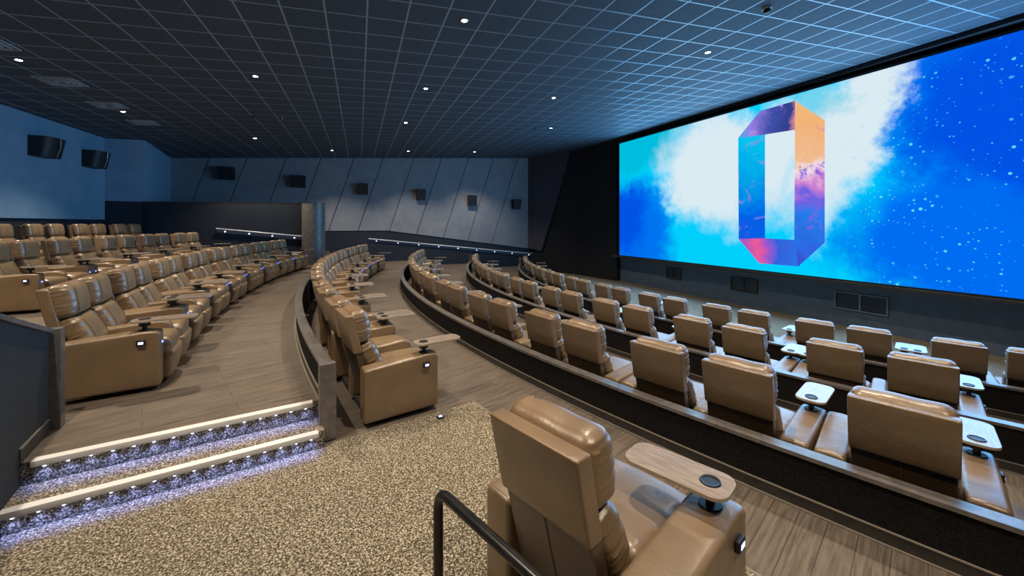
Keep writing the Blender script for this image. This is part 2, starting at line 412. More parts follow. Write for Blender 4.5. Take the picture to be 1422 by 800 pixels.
# ------------------------------------------------------------------ screen
SH0, SH1, SLEN = -1.44, 3.715, 13.4
scr = empty('cinema_screen', tuple(S(0, .0, CZ)), math.atan2(SE.y, SE.x), 'huge glowing cinema screen showing blue and white clouds behind a faceted letter', 'screen')
def screen_mat():
    m = emis('projected picture', (1,1,1), SCREEN_GAIN); n = N(m); e = [q for q in n.t.nodes if q.type == 'EMISSION'][0]
    co = n.coord(); x0 = n.xyz(co)
    nz = n.noise(co, .42, 7, .62); nz2 = n.noise(co, 2.2, 5, .65)
    c = n.new('ShaderNodeSeparateColor'); n.put(c.inputs[0], nz.outputs['Color'])
    dx = n.math('MULTIPLY', n.math('SUBTRACT', c.outputs[0], .5), 3.0); dz = n.math('MULTIPLY', n.math('SUBTRACT', c.outputs[1], .5), 3.0)
    fine = n.math('SUBTRACT', nz2.outputs[0], .5)
    X = n.math('ADD', x0[0], n.math('ADD', dx, n.math('MULTIPLY', fine, 1.2))); Z = n.math('ADD', x0[2], n.math('ADD', dz, n.math('MULTIPLY', fine, .9)))
    def blob(cx_, cz_, rx, rz, ang=0, soft=.7):
        a = n.math('SUBTRACT', X, cx_); b = n.math('SUBTRACT', Z, cz_); ca, sa = cos(R_(ang)), sin(R_(ang))
        u = n.math('DIVIDE', n.math('ADD', n.math('MULTIPLY', a, ca), n.math('MULTIPLY', b, sa)), rx)
        v = n.math('DIVIDE', n.math('SUBTRACT', n.math('MULTIPLY', b, ca), n.math('MULTIPLY', a, sa)), rz)
        d = n.math('SQRT', n.math('ADD', n.math('MULTIPLY', u, u), n.math('MULTIPLY', v, v)))
        return n.step(d, 1+soft/2, 1-soft/2) if False else n.math('SUBTRACT', 1, n.step(d, 1-soft/2, 1+soft/2))
    CY_, BL, DB, WH = (.0,.62,.96), (.0,.24,.95), (.0,.085,.78), (.70,.82,.88)
    col = n.mix(n.step(X, 8.8, 10.6), CY_, BL)
    col = n.mix(blob(11.9, 2.2, 1.9, 2.6, 0, .9), col, DB)
    col = n.mix(blob(10.9, -.6, 2.2, 1.1, 0, .9), col, (.0,.15,.88))
    col = n.mix(blob(1.2, -.3, 1.9, 2.0, 0, .7), col, (.0,.17,.86))
    col = n.mix(blob(.3, .2, 1.2, 1.7, 0, .9), col, DB)
    col = n.mix(blob(.9, 3.4, 2.4, 1.1, 0, .8), col, (.0,.50,.72))
    col = n.mix(blob(4.7, 1.9, 2.2, 1.75, -28, .7), col, WH)
    col = n.mix(blob(7.1, 1.9, .9, 1.5, 0, .9), col, WH)
    col = n.mix(blob(8.95, 2.3, 2.5, .72, 68, .8), col, WH)
    col = n.mix(n.math('MULTIPLY', blob(8.3, 3.1, .7, .5, 0, .9), .7), col, (.25,.66,.80))
    # spray of droplets over the right part
    for sc_, th, amt in ((5.5,.19,1.0),(11,.22,.8),(2.4,.10,1)):
        vo = n.new('ShaderNodeTexVoronoi'); vo.inputs['Scale'].default_value = sc_; n.put(vo.inputs['Vector'], co)
        d = n.math('SUBTRACT', 1, n.step(vo.outputs['Distance'], th*.55, th))
        rnd = n.xyz(vo.outputs['Color'])[0]
        gate = n.math('GREATER_THAN', rnd, .5)
        reg = n.math('MULTIPLY', n.step(x0[0], 8.3, 9.8), n.step(n.noise(co, .9, 2).outputs[0], .36, .62))
        col = n.mix(n.math('MULTIPLY', n.math('MULTIPLY', d, gate), n.math('MULTIPLY', reg, amt)), col, (.12,.78,.98))
    n.put(e.inputs[0], col)
    return m
M['picture'] = screen_mat()
ms = MB(); ms.box(0, SLEN, -.012, .012, SH0, SH1)
ms.build('screen_surface', M['picture'], scr, smooth=False)
fr = MB(); fr.box(-.07, 0, -.03, .03, SH0-.05, SH1+.05); fr.box(-.07, SLEN+.07, -.03, .03, SH1, SH1+.06); fr.box(-.07, SLEN+.07, -.03, .03, SH0-.05, SH0)
fr.box(SLEN, SLEN+.07, -.03, .03, SH0-.05, SH1+.05)
fr.build('screen_frame', M['black'], scr, smooth=False)
bk2 = MB(); bk2.box(-.05, SLEN+.05, .031, .06, SH0, SH1)      # solid backing
bk2.build('backing', M['black'], scr, smooth=False)
al = bpy.data.lights.new('screen_fill_light', 'AREA'); al.shape = 'RECTANGLE'; al.size = SLEN; al.size_y = SH1-SH0  # added fill lamp, boosts blue light beyond the screen's own glow
al.energy = SCREEN_FILL_W; al.color = (.22, .58, 1.0)
ao = bpy.data.objects.new('screen_fill_light', al); COL.objects.link(ao); ao.parent = scr
_sd = -1 if (Matrix.Rotation(math.atan2(SE.y,SE.x),3,'Z') @ Vector((0,-1,0))).x < 0 else 1
ao.location = (SLEN/2, _sd*.03, (SH0+SH1)/2); ao.rotation_euler = (-pi/2 if _sd < 0 else pi/2, 0, 0)
# the faceted letter shown on the screen
def logo_mat(name, stops, seed, vein=None, axis='z'):
    m = emis(name, (1,1,1), SCREEN_GAIN); n = N(m); e = [q for q in n.t.nodes if q.type == 'EMISSION'][0]
    co = n.coord(); mp = n.new('ShaderNodeMapping'); n.put(mp.inputs[0], co); mp.inputs['Location'].default_value = (seed, 0, seed*2)
    nz = n.noise(mp.outputs[0], 1.1, 6, .65, .6); z = n.xyz(co)[2] if axis == 'z' else n.math('MULTIPLY_ADD', n.xyz(co)[0], 2.04, -13.43)
    t = n.math('ADD', z, n.math('MULTIPLY', n.math('SUBTRACT', nz.outputs[0], .5), 2.2))
    r = n.new('ShaderNodeValToRGB'); n.put(r.inputs[0], n.math('DIVIDE', n.math('ADD', t, 1.4), 5.1))
    el = r.color_ramp.elements
    while len(el) > 1: el.remove(el[-1])
    el[0].position = stops[0][0]; el[0].color = (*stops[0][1], 1)
    for p, c in stops[1:]: k = el.new(p); k.color = (*c, 1)
    col = r.outputs[0]
    if vein:
        v2 = n.noise(mp.outputs[0], 1.7, 6, .7, 1.2)
        col = n.mix(n.step(v2.outputs[0], .56, .66), col, vein)
    n.put(e.inputs[0], col); return m
lg = [logo_mat('letter left facet', [(0,(.02,.06,.62)),(.30,(.0,.12,.80)),(.55,(.0,.36,.80)),(.8,(.0,.55,.85)),(1,(.02,.45,.85))], 1, (.22,.24,.75)),
      logo_mat('letter top left facet', [(.05,(.10,.35,.80)),(.2,(.30,.22,.75)),(.40,(.05,.08,.40)),(.62,(.03,.05,.26)),(.70,(.55,.22,.35)),(.80,(.85,.42,.20))], 3, (.45,.25,.80), 'x'),
      logo_mat('letter top right facet', [(0,(.80,.36,.18)),(.75,(.86,.44,.17)),(1,(.88,.50,.24))], 5, None),
      logo_mat('letter right facet', [(0,(.02,.07,.62)),(.30,(.02,.20,.82)),(.42,(.16,.12,.75)),(.50,(.62,.22,.62)),(.57,(.90,.72,.80)),(.64,(.88,.50,.28)),(.9,(.86,.42,.16))], 7, (.20,.12,.70)),
      logo_mat('letter bottom right facet', [(0,(.05,.05,.55)),(.2,(.02,.16,.80)),(1,(.0,.35,.8))], 9, None),
      logo_mat('letter bottom left facet', [(.10,(.45,.10,.50)),(.24,(.85,.10,.30)),(.36,(.30,.10,.62)),(.46,(.03,.12,.72)),(1,(.02,.22,.85))], 2, (.05,.12,.70), 'x')]
O_ = [(5.88,2.81),(6.60,3.50),(7.62,3.53),(8.37,2.79),(8.37,-.50),(7.71,-1.21),(6.58,-1.22),(5.90,-.49)]
I_ = [(6.76,2.74),(7.62,2.70),(7.60,-.46),(6.76,-.44)]
facets = [([O_[0], I_[0], I_[3], O_[7]], 0), ([O_[0], O_[1], O_[2], I_[1], I_[0]], 1), ([O_[2], O_[3], I_[1]], 2), ([O_[3], O_[4], I_[2], I_[1]], 3),
          ([O_[4], O_[5], I_[2]], 4), ([O_[5], O_[6], O_[7], I_[3], I_[2]], 5)]
nrm = -1
lb = bpy.data.meshes.new('letter'); vs = []; fs = []; mi = []
side = -.014 if (Matrix.Rotation(math.atan2(SE.y,SE.x),3,'Z') @ Vector((0,-1,0))).x < 0 else .014
for pts, k in facets:
    s_ = len(vs); vs += [(x, side*1.3, z) for x, z in pts]; fs.append(list(range(s_, s_+len(pts)))); mi.append(k)
lb.from_pydata(vs, [], fs); lb.update()
for q in lg: lb.materials.append(q)
for p_, k in zip(lb.polygons, mi): p_.material_index = k
link('picture_letter', lb, scr, None, smooth=False)

# vents in the stage front
def stage_vent(s, wdt, z0, z1, label):
    t = empty('wall_vent', tuple(S(s, -.49, CZ+z0)), math.atan2(SE.y, SE.x), label, 'vent', 'vents in the wall under the screen')
    sg = -1 if side < 0 else 1; h = z1-z0
    f = MB()
    for (x0,x1,za,zb) in ((0,wdt,0,.03),(0,wdt,h-.03,h),(0,.03,0,h),(wdt-.03,wdt,0,h),(wdt/2-.02,wdt/2+.02,0,h)):
        f.box(x0, x1, min(0,sg*.03), max(0,sg*.03), za, zb)
    f.build('vent_frame', M['cap_low'] if wdt < 1 else mat('vent frame paint', (.24,.31,.38), .5), t, smooth=False)
    l = MB()
    for k in range(8): zz = .03+(h-.06)*(k+.5)/8; l.box(.03, wdt-.03, min(0,sg*.02), max(0,sg*.02), zz-.012, zz+.004)
    l.build('louvres', M['cap_low'], t, smooth=False)
stage_vent(8.35, 1.15, -2.30, -1.83, 'wide double air vent below the screen behind the front row, nearest of three')
stage_vent(5.25, .95, -2.27, -1.80, 'dark double air vent below the faceted letter, middle of three')
stage_vent(2.35, .75, -2.24, -1.78, 'small dark air vent below the screen, farthest of three')

# ------------------------------------------------------------------ curved parapets
def arc_strip(R0, R1, z0, z1, a0, a1, n=70):
    b = MB(); k = n+1
    vs = []
    for i in range(k):
        a = a0+(a1-a0)*i/n
        vs += [P(R0,a,z0), P(R1,a,z0), P(R1,a,z1), P(R0,a,z1)]
    fs = []
    for i in range(n):
        for j in range(4): fs.append([i*4+j, (i+1)*4+j, (i+1)*4+(j+1)%4, i*4+(j+1)%4])
    fs += [[3,2,1,0], [n*4, n*4+1, n*4+2, n*4+3]]
    b.add(vs, fs); return b
def parapet(Rm, zcap, zfront, zback, a0, a1, label, post0=None, post1=None, n=90):
    t = empty('parapet_wall', tuple(P(Rm, (a0+a1)/2, zback)), 0, label, 'low wall', 'curved low walls between the seat rows')
    inv = Matrix.Translation(-t.location)
    def bld(b, nm, m, sm=True):
        b.v = [tuple(inv @ Vector(v)) for v in b.v]; return b.build(nm, m, t, smooth=sm, angle=35)
    bld(arc_strip(Rm-.04, Rm+.035, zfront+.001, zcap-.028, a0, a1, n), 'wall_body', M['parapet'])
    bld(arc_strip(Rm-.055, Rm+.052, zcap-.028, zcap, a0, a1, n), 'cap_rail', M['cap'])
    bld(arc_strip(Rm-.058, Rm-.050, zcap-.05, zcap-.004, a0, a1, n), 'cap_lip', M['cap'])
    bld(arc_strip(Rm+.035, Rm+.046, zback+.001, zback+.085, a0, a1, n), 'skirting', M['cap_low'])
    bld(arc_strip(Rm+.035, Rm+.050, zback+.085, zback+.092, a0, a1, n), 'skirting_edge', M['trimline'])
    bld(arc_strip(Rm+.046, Rm+.060, zback+.001, zback+.010, a0, a1, n), 'floor_edge', M['trimline'])
    for pa, zb, zt in (post0, post1):
        if pa is None: continue
        q = P(Rm, pa); m4 = inv @ Matrix.Translation(q) @ Matrix.Rotation(R_(pa), 4, 'Z')
        b = MB(); b.box(-.075, .06, -.045, .045, zb+.001, zt, m4); b.build('end_post', M['cap'], t, smooth=False)
    return t
NP = (None, 0, 0)
parapet(W2, CZ-1.285, FLB, FLC, 14.85, -17.2, 'curved dark low wall with grey cap beside the lit steps, behind the fourth row', (15.02, FLB+.012, CZ-1.262), (-17.3, FLB, CZ-1.285))
parapet(W3, CZ-1.58, FLA, FLB, 36, -19.6, 'long curved black low wall with metal cap in front of the timber aisle', NP, (-19.7, FLA, CZ-1.40), 120)
parapet(W4, CZ-1.81, FLZ, FLA, 36, -22.0, 'curved black low wall behind the second row from the screen', NP, (-22.1, FLZ, CZ-1.50), 120)
parapet(W5, CZ-2.09, FLY, FLZ, 36, -26.8, 'curved black low wall behind the front row nearest the screen', NP, (-26.9, FLY, CZ-1.75), 120)
# step guard wall at the left, its top slopes up towards the viewer
gd = empty('guard_wall', tuple(P(27.6, 15, FLB)), 0, 'low dark guard wall with sloping metal cap left of the lit steps', 'low wall')
inv = Matrix.Translation(-gd.location)
def gz(a): return CZ-.845 + (13.25-a)*-.157
def garc(R0, R1, za, zb, a0, a1, n=12):
    vs = []; fs = []
    for i in range(n+1):
        a = a0+(a1-a0)*i/n; vs += [P(R0,a,za(a)), P(R1,a,za(a)), P(R1,a,zb(a)), P(R0,a,zb(a))]
    for i in range(n):
        for j in range(4): fs.append([i*4+j, (i+1)*4+j, (i+1)*4+(j+1)%4, i*4+(j+1)%4])
    fs += [[3,2,1,0],[n*4,n*4+1,n*4+2,n*4+3]]
    b = MB(); b.add([inv @ v for v in vs], fs); return b
garc(27.63, 27.75, lambda a: .01, lambda a: gz(a)-.035, 13.35, 19, 14).build('wall_body', noisy('charcoal guard carpet', (.042,.040,.038),(.062,.060,.057),120,.9,bump=.4,spec=.2), gd)
garc(27.61, 27.77, lambda a: gz(a)-.035, gz, 13.3, 19, 14).build('cap_rail', M['cap'], gd)
garc(27.62, 27.63, lambda a: FLC+.002, lambda a: FLC+.10, 13.4, 14.45, 4).build('skirting', M['cap_low'], gd)
garc(27.615, 27.63, lambda a: FLC+.10, lambda a: FLC+.107, 13.4, 14.45, 4).build('skirting_edge', M['trimline'], gd)
m4 = inv @ Matrix.Translation(P(27.66, 13.22)) @ Matrix.Rotation(R_(13.2), 4, 'Z')
b = MB(); b.box(-.09, .09, -.05, .05, FLC+.001, CZ-.84, m4); b.build('end_post', M['cap'], gd, smooth=False)

# ------------------------------------------------------------------ step nosings with leds
def nosing(A, B, z, label, nled):
    d = (B-A).normalized(); L = (B-A).length
    t = empty('step_nosing', (A.x, A.y, z), math.atan2(d.y, d.x), label, 'step edge', 'lit step edges')
    b = MB(); b.add(*rbox(L/2, .034, .021, .004, 2, (2,1,1), lambda p: p + Vector((L/2, -.016, -.012))))
    b.build('edge_strip', M['white'], t)
    ch = MB(); ch.box(0.01, L-.01, -.030, .005, -.043, -.034); ch.build('led_channel', M['steel'], t, smooth=False)
    for k in range(nled):
        x = L*(k+.5)/nled
        e = MB(); e.cyl((x, -.022, -.047), (x, -.022, -.043), .009, n=8); e.build('led', M['led'], t, smooth=False)
        ld = bpy.data.lights.new('led_light', 'SPOT'); ld.energy = LED_W; ld.color = (.26,.36,1.0); ld.shadow_soft_size = .006
        ld.spot_size = R_(120); ld.spot_blend = .8
        lo = bpy.data.objects.new('led_light', ld); COL.objects.link(lo); lo.parent = t; lo.location = (x, -.030, -.050); lo.rotation_euler = (R_(-8), 0, 0)
nosing(UL+dn*.06, UR-dn*.04, FLC+.004, 'white lit nosing on the upper step at the edge of the timber floor', 15)
nosing(LL+dn*.03, LR-dn*.03, TRZ+.004, 'white lit nosing on the lower carpeted step', 16)

# ------------------------------------------------------------------ recliner
def warp_cushion(cx_, cz_, tilt, puff, hx, hy, hz, pleat=.0, npl=9, ph=0):
    rot = Matrix.Rotation(R_(tilt), 3, 'Y')
    def f(p):
        u, v, w_ = p.x/hx, p.y/hy, p.z/hz
        s = puff*(1-v*v*.85)*(1-w_*w_*.9)
        if p.x > 0: p.x += s
        e = max(0, abs(v)-.72)/.28
        if pleat and e > 0:
            k = sin(w_*npl*1.57+ph)*pleat*e
            p.y -= math.copysign(abs(k)*.8, v); p.x += k*.7*(1 if p.x > 0 else .2)
        p.z += .0025*sin(v*7+ph)*(1 if p.z > 0 else .4)
        p.y *= 1+.02*cos(w_*2)
        q = rot @ p
        return Vector((q.x+cx_, q.y, q.z+cz_))
    return f
HW = .275
HB = .261
def build_parts():
    D = {}
    D['base'] = MB().box(-.30, .30, -.25, .25, 0.002, .07)
    b = MB(); hx, hy, hz = .29, HW-.004, .085
    def wseat(p):
        u, v = p.x/hx, p.y/hy
        if p.z > 0: p.z += .022*(1-v*v)*(1-.5*u*u)
        if u > .3: p.z -= .03*(u-.3)**2
        if abs(v) > .75 and p.z > 0: p.z += .006*sin(u*14)*(abs(v)-.75)*4
        return Vector((p.x+.155, p.y, p.z+.40))
    D['seat'] = b.add(*rbox(hx, hy, hz, .055, 4, (12,8,2), wseat))
    b = MB(); hx, hy, hz = .05, HW-.012, .145
    D['footrest'] = b.add(*rbox(hx, hy, hz, .04, 4, (1,8,8), lambda p: Vector((p.x + .405 + (.022*(1-(p.y/.27)**2)*(1-(p.z/.145)**2) if p.x > 0 else 0) + .02*(p.z/.145), p.y, p.z+.20))))
    # back shell: a tilted slab curving forward toward the seat
    def shell(xo, th, z0, z1, hy, r):
        hz = (z1-z0)/2
        def f(p):
            z = p.z + (z0+z1)/2; t = (1.05-z)
            return Vector((p.x - .462 + xo + .19*t + .04*t*t, p.y, z))
        return rbox(th/2, hy, hz, r, 3, (1,4,10), f)
    D['back_panel'] = MB().add(*shell(0, .085, .675, 1.058, HB+.002, .013))
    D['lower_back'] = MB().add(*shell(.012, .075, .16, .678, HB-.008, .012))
    b = MB()
    def sm(z): t = 1.05-z; return -.462+.012-.0375+.19*t+.04*t*t
    for i in range(12):
        za, zb = .18+.48*i/12, .18+.48*(i+1)/12
        b.box(0, .004, -.003, .003, 0, 1) if False else b.add([(sm(za)-.002,-.004,za),(sm(za)+.002,.004,za),(sm(zb)+.002,.004,zb),(sm(zb)-.002,-.004,zb),(sm(za)-.002,.004,za),(sm(zb)-.002,.004,zb)],[[0,4,5,3],[4,1,2,5]])
    D['back_seam'] = b
    hx, hy, hz = .085, HB, .165
    wh = warp_cushion(-.355, .928, -8, .028, hx, hy, hz, .010, 9, .4)
    D['headrest'] = MB().add(*rbox(hx, hy, hz, .07, 5, (2,14,14), wh))
    D['headrest_piping'] = MB()
    for sg in (-1,):
        D['headrest_piping'].tube([wh(Vector((hx*(1 if abs(w_) < .6 else 1-.55*((abs(w_)-.6)/.36)**2), sg*hy*.66, hz*w_))) + Vector((.0015,0,0)) for w_ in [-.96+.16*k for k in range(13)]], .0032, 6)
    hx, hy, hz = .075, HW-.006, .175
    wl = warp_cushion(-.250, .600, -24, .036, hx, hy, hz, .012, 8, 1.1)
    D['lumbar_cushion'] = MB().add(*rbox(hx, hy, hz, .06, 5, (2,14,14), wl))
    D['lumbar_piping'] = MB()
    for sg in (-1,):
        D['lumbar_piping'].tube([wl(Vector((hx*(1 if abs(w_) < .6 else 1-.5*((abs(w_)-.6)/.36)**2), sg*hy*.66, hz*w_))) + Vector((.0015,0,0)) for w_ in [-.96+.16*k for k in range(13)]], .0032, 6)
    # piping seam down the headrest and lumbar
    def arm(w_, h, x0, x1, rf, front_round):
        hx = (x1-x0)/2; hz = (h-.045)/2
        def f(p):
            u = p.x/hx
            x = p.x + (x0+x1)/2; z = p.z + hz+.045
            if p.z > 0: z += .010*(1-(p.y/(w_/2))**2) - .018 + .026*u
            if front_round and u > .55 and p.z > 0: z -= rf*((u-.55)/.45)**3
            return Vector((x, p.y, z))
        return rbox(hx, w_/2, hz, .028, 4, (12,2,6), f)
    D['armrest'] = MB().add(*arm(.188, .60, -.375, .385, .022, True))
    D['middle_armrest'] = MB().add(*arm(.135, .57, -.33, .37, .06, True))
    # tray table, pivot at its origin
    def tray():
        L, w_, r = .50, .215, .07; pts = []
        for (cx_, cy_, a0) in ((L-.095-r, w_/2-r, 0), (-.095+r, w_/2-r, 90), (-.095+r, -w_/2+r, 180), (L-.095-r, -w_/2+r, 270)):
            for k in range(7): a = R_(a0+90*k/6); pts.append((cx_+r*cos(a), cy_+r*sin(a)))
        return pts
    tp = tray()
    D['tray_board'] = MB().prism(tp, .098, .114)
    cxm = sum(p[0] for p in tp)/len(tp)
    D['tray_edge'] = MB().prism([(cxm+(x-cxm)*1.008, y*1.02) for x, y in tp], .0965, .1135)
    b = MB(); n = 24; ro, ri = .048, .037
    prof = [(ri,.100),(ri,.119),(ro-.004,.121),(ro,.1145)]
    vs = [(r*cos(2*pi*i/n), r*sin(2*pi*i/n), z) for r, z in prof for i in range(n)]
    b.add(vs, [[j*n+i, j*n+(i+1)%n, (j+1)*n+(i+1)%n, (j+1)*n+i] for j in range(3) for i in range(n)])
    b.cyl((0,0,.1155),(0,0,.1165), ri, n=24)
    D['cup_holder'] = b
    b = MB(); b.cyl((0,0,.0),(0,0,.012), .055, .05, 20); b.cyl((0,0,.012),(0,0,.09), .02, n=14); b.cyl((0,0,.05),(0,0,.097), .045, .047, 20)
    D['tray_post'] = b
    b = MB(); b.add(*rbox(.035, .013, .026, .006, 2, (1,1,1)))
    D['control_box'] = b
    D['control_button'] = MB().box(-.019, .019, -.0145, -.0131, -.011, .011)
    D['status_light'] = MB().add(*rbox(.003, .010, .010, .0025, 2, (1,1,1)))
    return D
PD = build_parts()
MATS = dict(base='rubber', seat='leather', footrest='leather', back_panel='leather', lower_back='leather_shaded', back_seam='seam', headrest='leather',
            lumbar_cushion='leather', armrest='leather', middle_armrest='leather', tray_board='wood_top', tray_edge='tray_edge', cup_holder='black',
            tray_post='black', control_box='black', control_button='blue_panel', status_light='blue_led', headrest_piping='seam', lumbar_piping='seam')
ME = {}
def part_mesh(k):
    if k not in ME:
        me = mesh(k, PD[k].v, PD[k].f)
        me.materials.append(M[MATS[k]])
        for p_ in me.polygons: p_.use_smooth = True
        try: me.set_sharp_from_angle(angle=R_(45))
        except Exception: pass
        ME[k] = me
    return ME[k]
def part(k, parent, loc=(0,0,0), rz=0):
    o = bpy.data.objects.new(k, part_mesh(k)); COL.objects.link(o); o.parent = parent; o.location = loc; o.rotation_euler = (0,0,rz); return o
def seam_curve(parent): pass
def make_recliner(kind, tray_rot=0, tray=True):
    """kind: 'right' has its outer arm on its own right (-y) and the shared middle arm; 'left' the mirror half; 'single' two outer arms"""
    t = empty('recliner')
    for k in ('base','seat','footrest','back_panel'): part(k, t)
    fg = kind == 'single' and tray_rot != 0
    hd = part('headrest', t, (.035,0,.004) if fg else (0,0,0)); lc = part('lumbar_cushion', t)
    for sg in (1, -1): part('headrest_piping', hd).scale = (1, sg, 1); part('lumbar_piping', lc).scale = (1, sg, 1)
    lb_ = part('lower_back', t); part('back_seam', lb_)
    sides = {'right': [-1], 'left': [1], 'single': [-1, 1]}[kind]
    for s in sides:
        ya = s*.373
        if kind == 'single' and tray_rot and s == -1: ya = -.425
        a = part('armrest', t, (0, ya, 0))
        if abs(ya) > .4: a.scale = (1, 1.25, 1)
        if tray and not (kind == 'single' and s == 1):
            pv = part('tray_post', t, (.255, ya, .600))
            tb = part('tray_board', pv, (0,0,0), R_(tray_rot)); te = part('tray_edge', pv, (0,0,0), R_(tray_rot)); te['label'] = 'pale edge band of the tray'
            part('cup_holder', pv)
            cb_ = part('control_box', t, (.245, ya + s*(.109 if abs(ya) < .4 else .132), .50)); 
            if s == 1: cb_.rotation_euler = (0,0,pi)
            part('control_button', cb_)
        part('status_light', t, (.389, ya, .47))
    if kind == 'right': part('middle_armrest', t, (0, .351, 0))
    return t
def copy_tree(o, parent=None):
    c = o.copy(); COL.objects.link(c); c.parent = parent
    for ch in list(o.children): copy_tree(ch, c)
    return c
PROTO = {}
def recliner(kind, Rr, ang, z, label, group, sx=1, sy=1, sz=1, tray_rot=0):
    key = (kind, tray_rot)
    if key not in PROTO: PROTO[key] = make_recliner(kind, tray_rot); o = PROTO[key]
    else: o = copy_tree(PROTO[key])
    o.location = P(Rr-.38*sx, ang, z); o.rotation_euler = (0,0,R_(ang)); o.scale = (sx, sy, sz)
    for k in ('label','category','group'): 
        if k in o: del o[k]
    tag(o, label, 'recliner', group); return o
def project(p):
    x, y, z = p.x, p.y, p.z-CZ; s_, c_ = sin(YAW), cos(YAW); d = x*s_+y*c_; r = x*c_-y*s_
    return (711+545*r/d, 311-545*z/d) if d > .1 else (-9999, 0)
ORD = ['first','second','third','fourth','fifth','sixth','seventh','eighth','ninth','tenth','eleventh','twelfth','thirteenth','fourteenth','fifteenth','sixteenth','seventeenth','eighteenth','nineteenth','twentieth','twenty-first','twenty-second','twenty-third','twenty-fourth','twenty-fifth','twenty-sixth']
def row(seats, Rr, z, rowname, endname, group, sx=1, sy=1, sz=1, from_far=True):
    """seats: list of (angle, kind) ordered from near to far"""
    n = len(seats)
    for i, (a, kind) in enumerate(seats):
        u, v = project(P(Rr, a, z+.9))
        if u < -70 or u > 1470: continue
        k = (n-1-i) if from_far else i
        recliner(kind, Rr, a, z, 'tan leather recliner, %s from the %s of the %s' % (ORD[k], endname, rowname), group, sx, sy, sz)
def pairs(a0, per, within, n): 
    out = []
    for k in range(n): out += [(a0-per*k, 'right'), (a0-per*k-within, 'left')]
    return out
RB, RA, RZ, RY = 25.43, 23.13, 20.76, 18.42
row([(23.21,'single')] + pairs(24.29-4.125+.67-.02, 4.125, 1.753, 10), RA, FLA, 'third row from the screen', 'far end', 'recliners in the third row from the screen')
row(pairs(22.81+.75+4.668, 4.668, 1.984, 11), RZ, FLZ, 'second row from the screen', 'far end', 'recliners in the second row from the screen')
row(pairs(26.10+.84, 5.03, 2.14, 11), RY, FLY+.006, 'front row nearest the screen', 'far end', 'recliners in the front row')
row(pairs(14.1, 3.614, 1.54, 9), RB, FLB, 'row beyond the carpeted landing', 'near end', 'recliners in the row beyond the landing', sy=.955, from_far=False)
row(pairs(11.35, 3.10, 1.318, 8), 27.80, FLC, 'row level with the upper step', 'near end', 'recliners in the row level with the upper step', sx=1.0, sy=.905, sz=.98, from_far=False)
row(pairs(6.85+2*2.946, 2.946, 1.27, 8), 29.95, FLD, 'second row from the rear wall', 'far end', 'recliners in the second row from the rear wall', sx=.92, sy=.9)
row(pairs(-4.35+3*2.583, 2.583, 1.12, 6), 32.05, FLE, 'rearmost row', 'far end', 'recliners in the rearmost row', sx=.92, sy=.86)
recliner('single', 25.47, 20.78, FLB+.0135, 'large tan leather recliner seen from behind in the foreground beside the black handrail', None, sx=1.06, tray_rot=94)

# ------------------------------------------------------------------ rails
hr = empty('handrail', (.33, 1.75, FLB+.012), 0, 'black round tube handrail in the foreground behind the nearest recliner', 'handrail')
o_ = Vector((.33,1.75,FLB+.012)); zr = CZ-1.185
pts = [(.33,1.75,FLB+.02), (.33,1.75,zr-.07)]
dr = Vector((.205,-.515,0)).normalized()
for k in range(1,6): 
    a = pi/2*k/5; pts.append(tuple(Vector((.33,1.75,zr-.07)) + dr*(.07*(1-cos(a))) + Vector((0,0,.07*sin(a)))))
pts.append(tuple(Vector((.33,1.75,zr)) + dr*1.9))
e_ = Vector(pts[-1]); pts += [tuple(e_+dr*.05+Vector((0,0,-.02))), tuple(e_+dr*.07+Vector((0,0,-.07))), tuple(e_+dr*.07+Vector((0,0,FLB+.02-e_.z)))]
MB().tube([tuple(Vector(p)-o_) for p in pts], .022, 18).build('rail_tube', M['rail_black'], hr)
MB().cyl((0,0,.002),(0,0,.012), .05, n=20).build('base_flange', M['rail_black'], hr)
def wall_rail(A, B, label, nb, outward, grp='pale handrails on the far walls'):
    A, B = Vector(A), Vector(B); t = empty('wall_handrail', tuple(A), 0, label, 'handrail', grp)
    d = B-A; o = Vector((*outward, 0)).normalized()
    q = [Vector((0,0,-.17)), Vector((0,0,.035))]
    vs = [o*.001+q[0], o*.001+q[1], o*.001+q[1]+d, o*.001+q[0]+d]; vs2 = [v+o*.02 for v in vs]
    MB().add(vs+vs2, [[0,1,2,3],[7,6,5,4]]+[[k,(k+1)%4,(k+1)%4+4,k+4] for k in range(4)]).build('backing_board', mat('navy rail board', (.045,.055,.085), .5), t, smooth=False)
    MB().tube([o*.08, o*.08+d], .024, 12).build('rail', mat('pale rail', (.75,.78,.84), .3, .1), t)
    for k in range(nb):
        p = d*((k+.35)/(nb-.3))
        br = MB(); br.tube([p+o*.021+Vector((0,0,-.08)), p+o*.07+Vector((0,0,-.075)), p+o*.08+Vector((0,0,-.02))], .009, 8); ob = br.build('bracket', M['steel'], t)
        MB().cyl(p+o*.021+Vector((0,0,-.085)), p+o*.034+Vector((0,0,-.085)), .028, n=12).build('bracket_dot', M['dot'], ob)
wall_rail((.47, YF-.001, CZ-.76), (9.86, YF-.001, CZ-1.80), 'long pale handrail sloping down the far wall below the grey panels', 9, (0,-1))

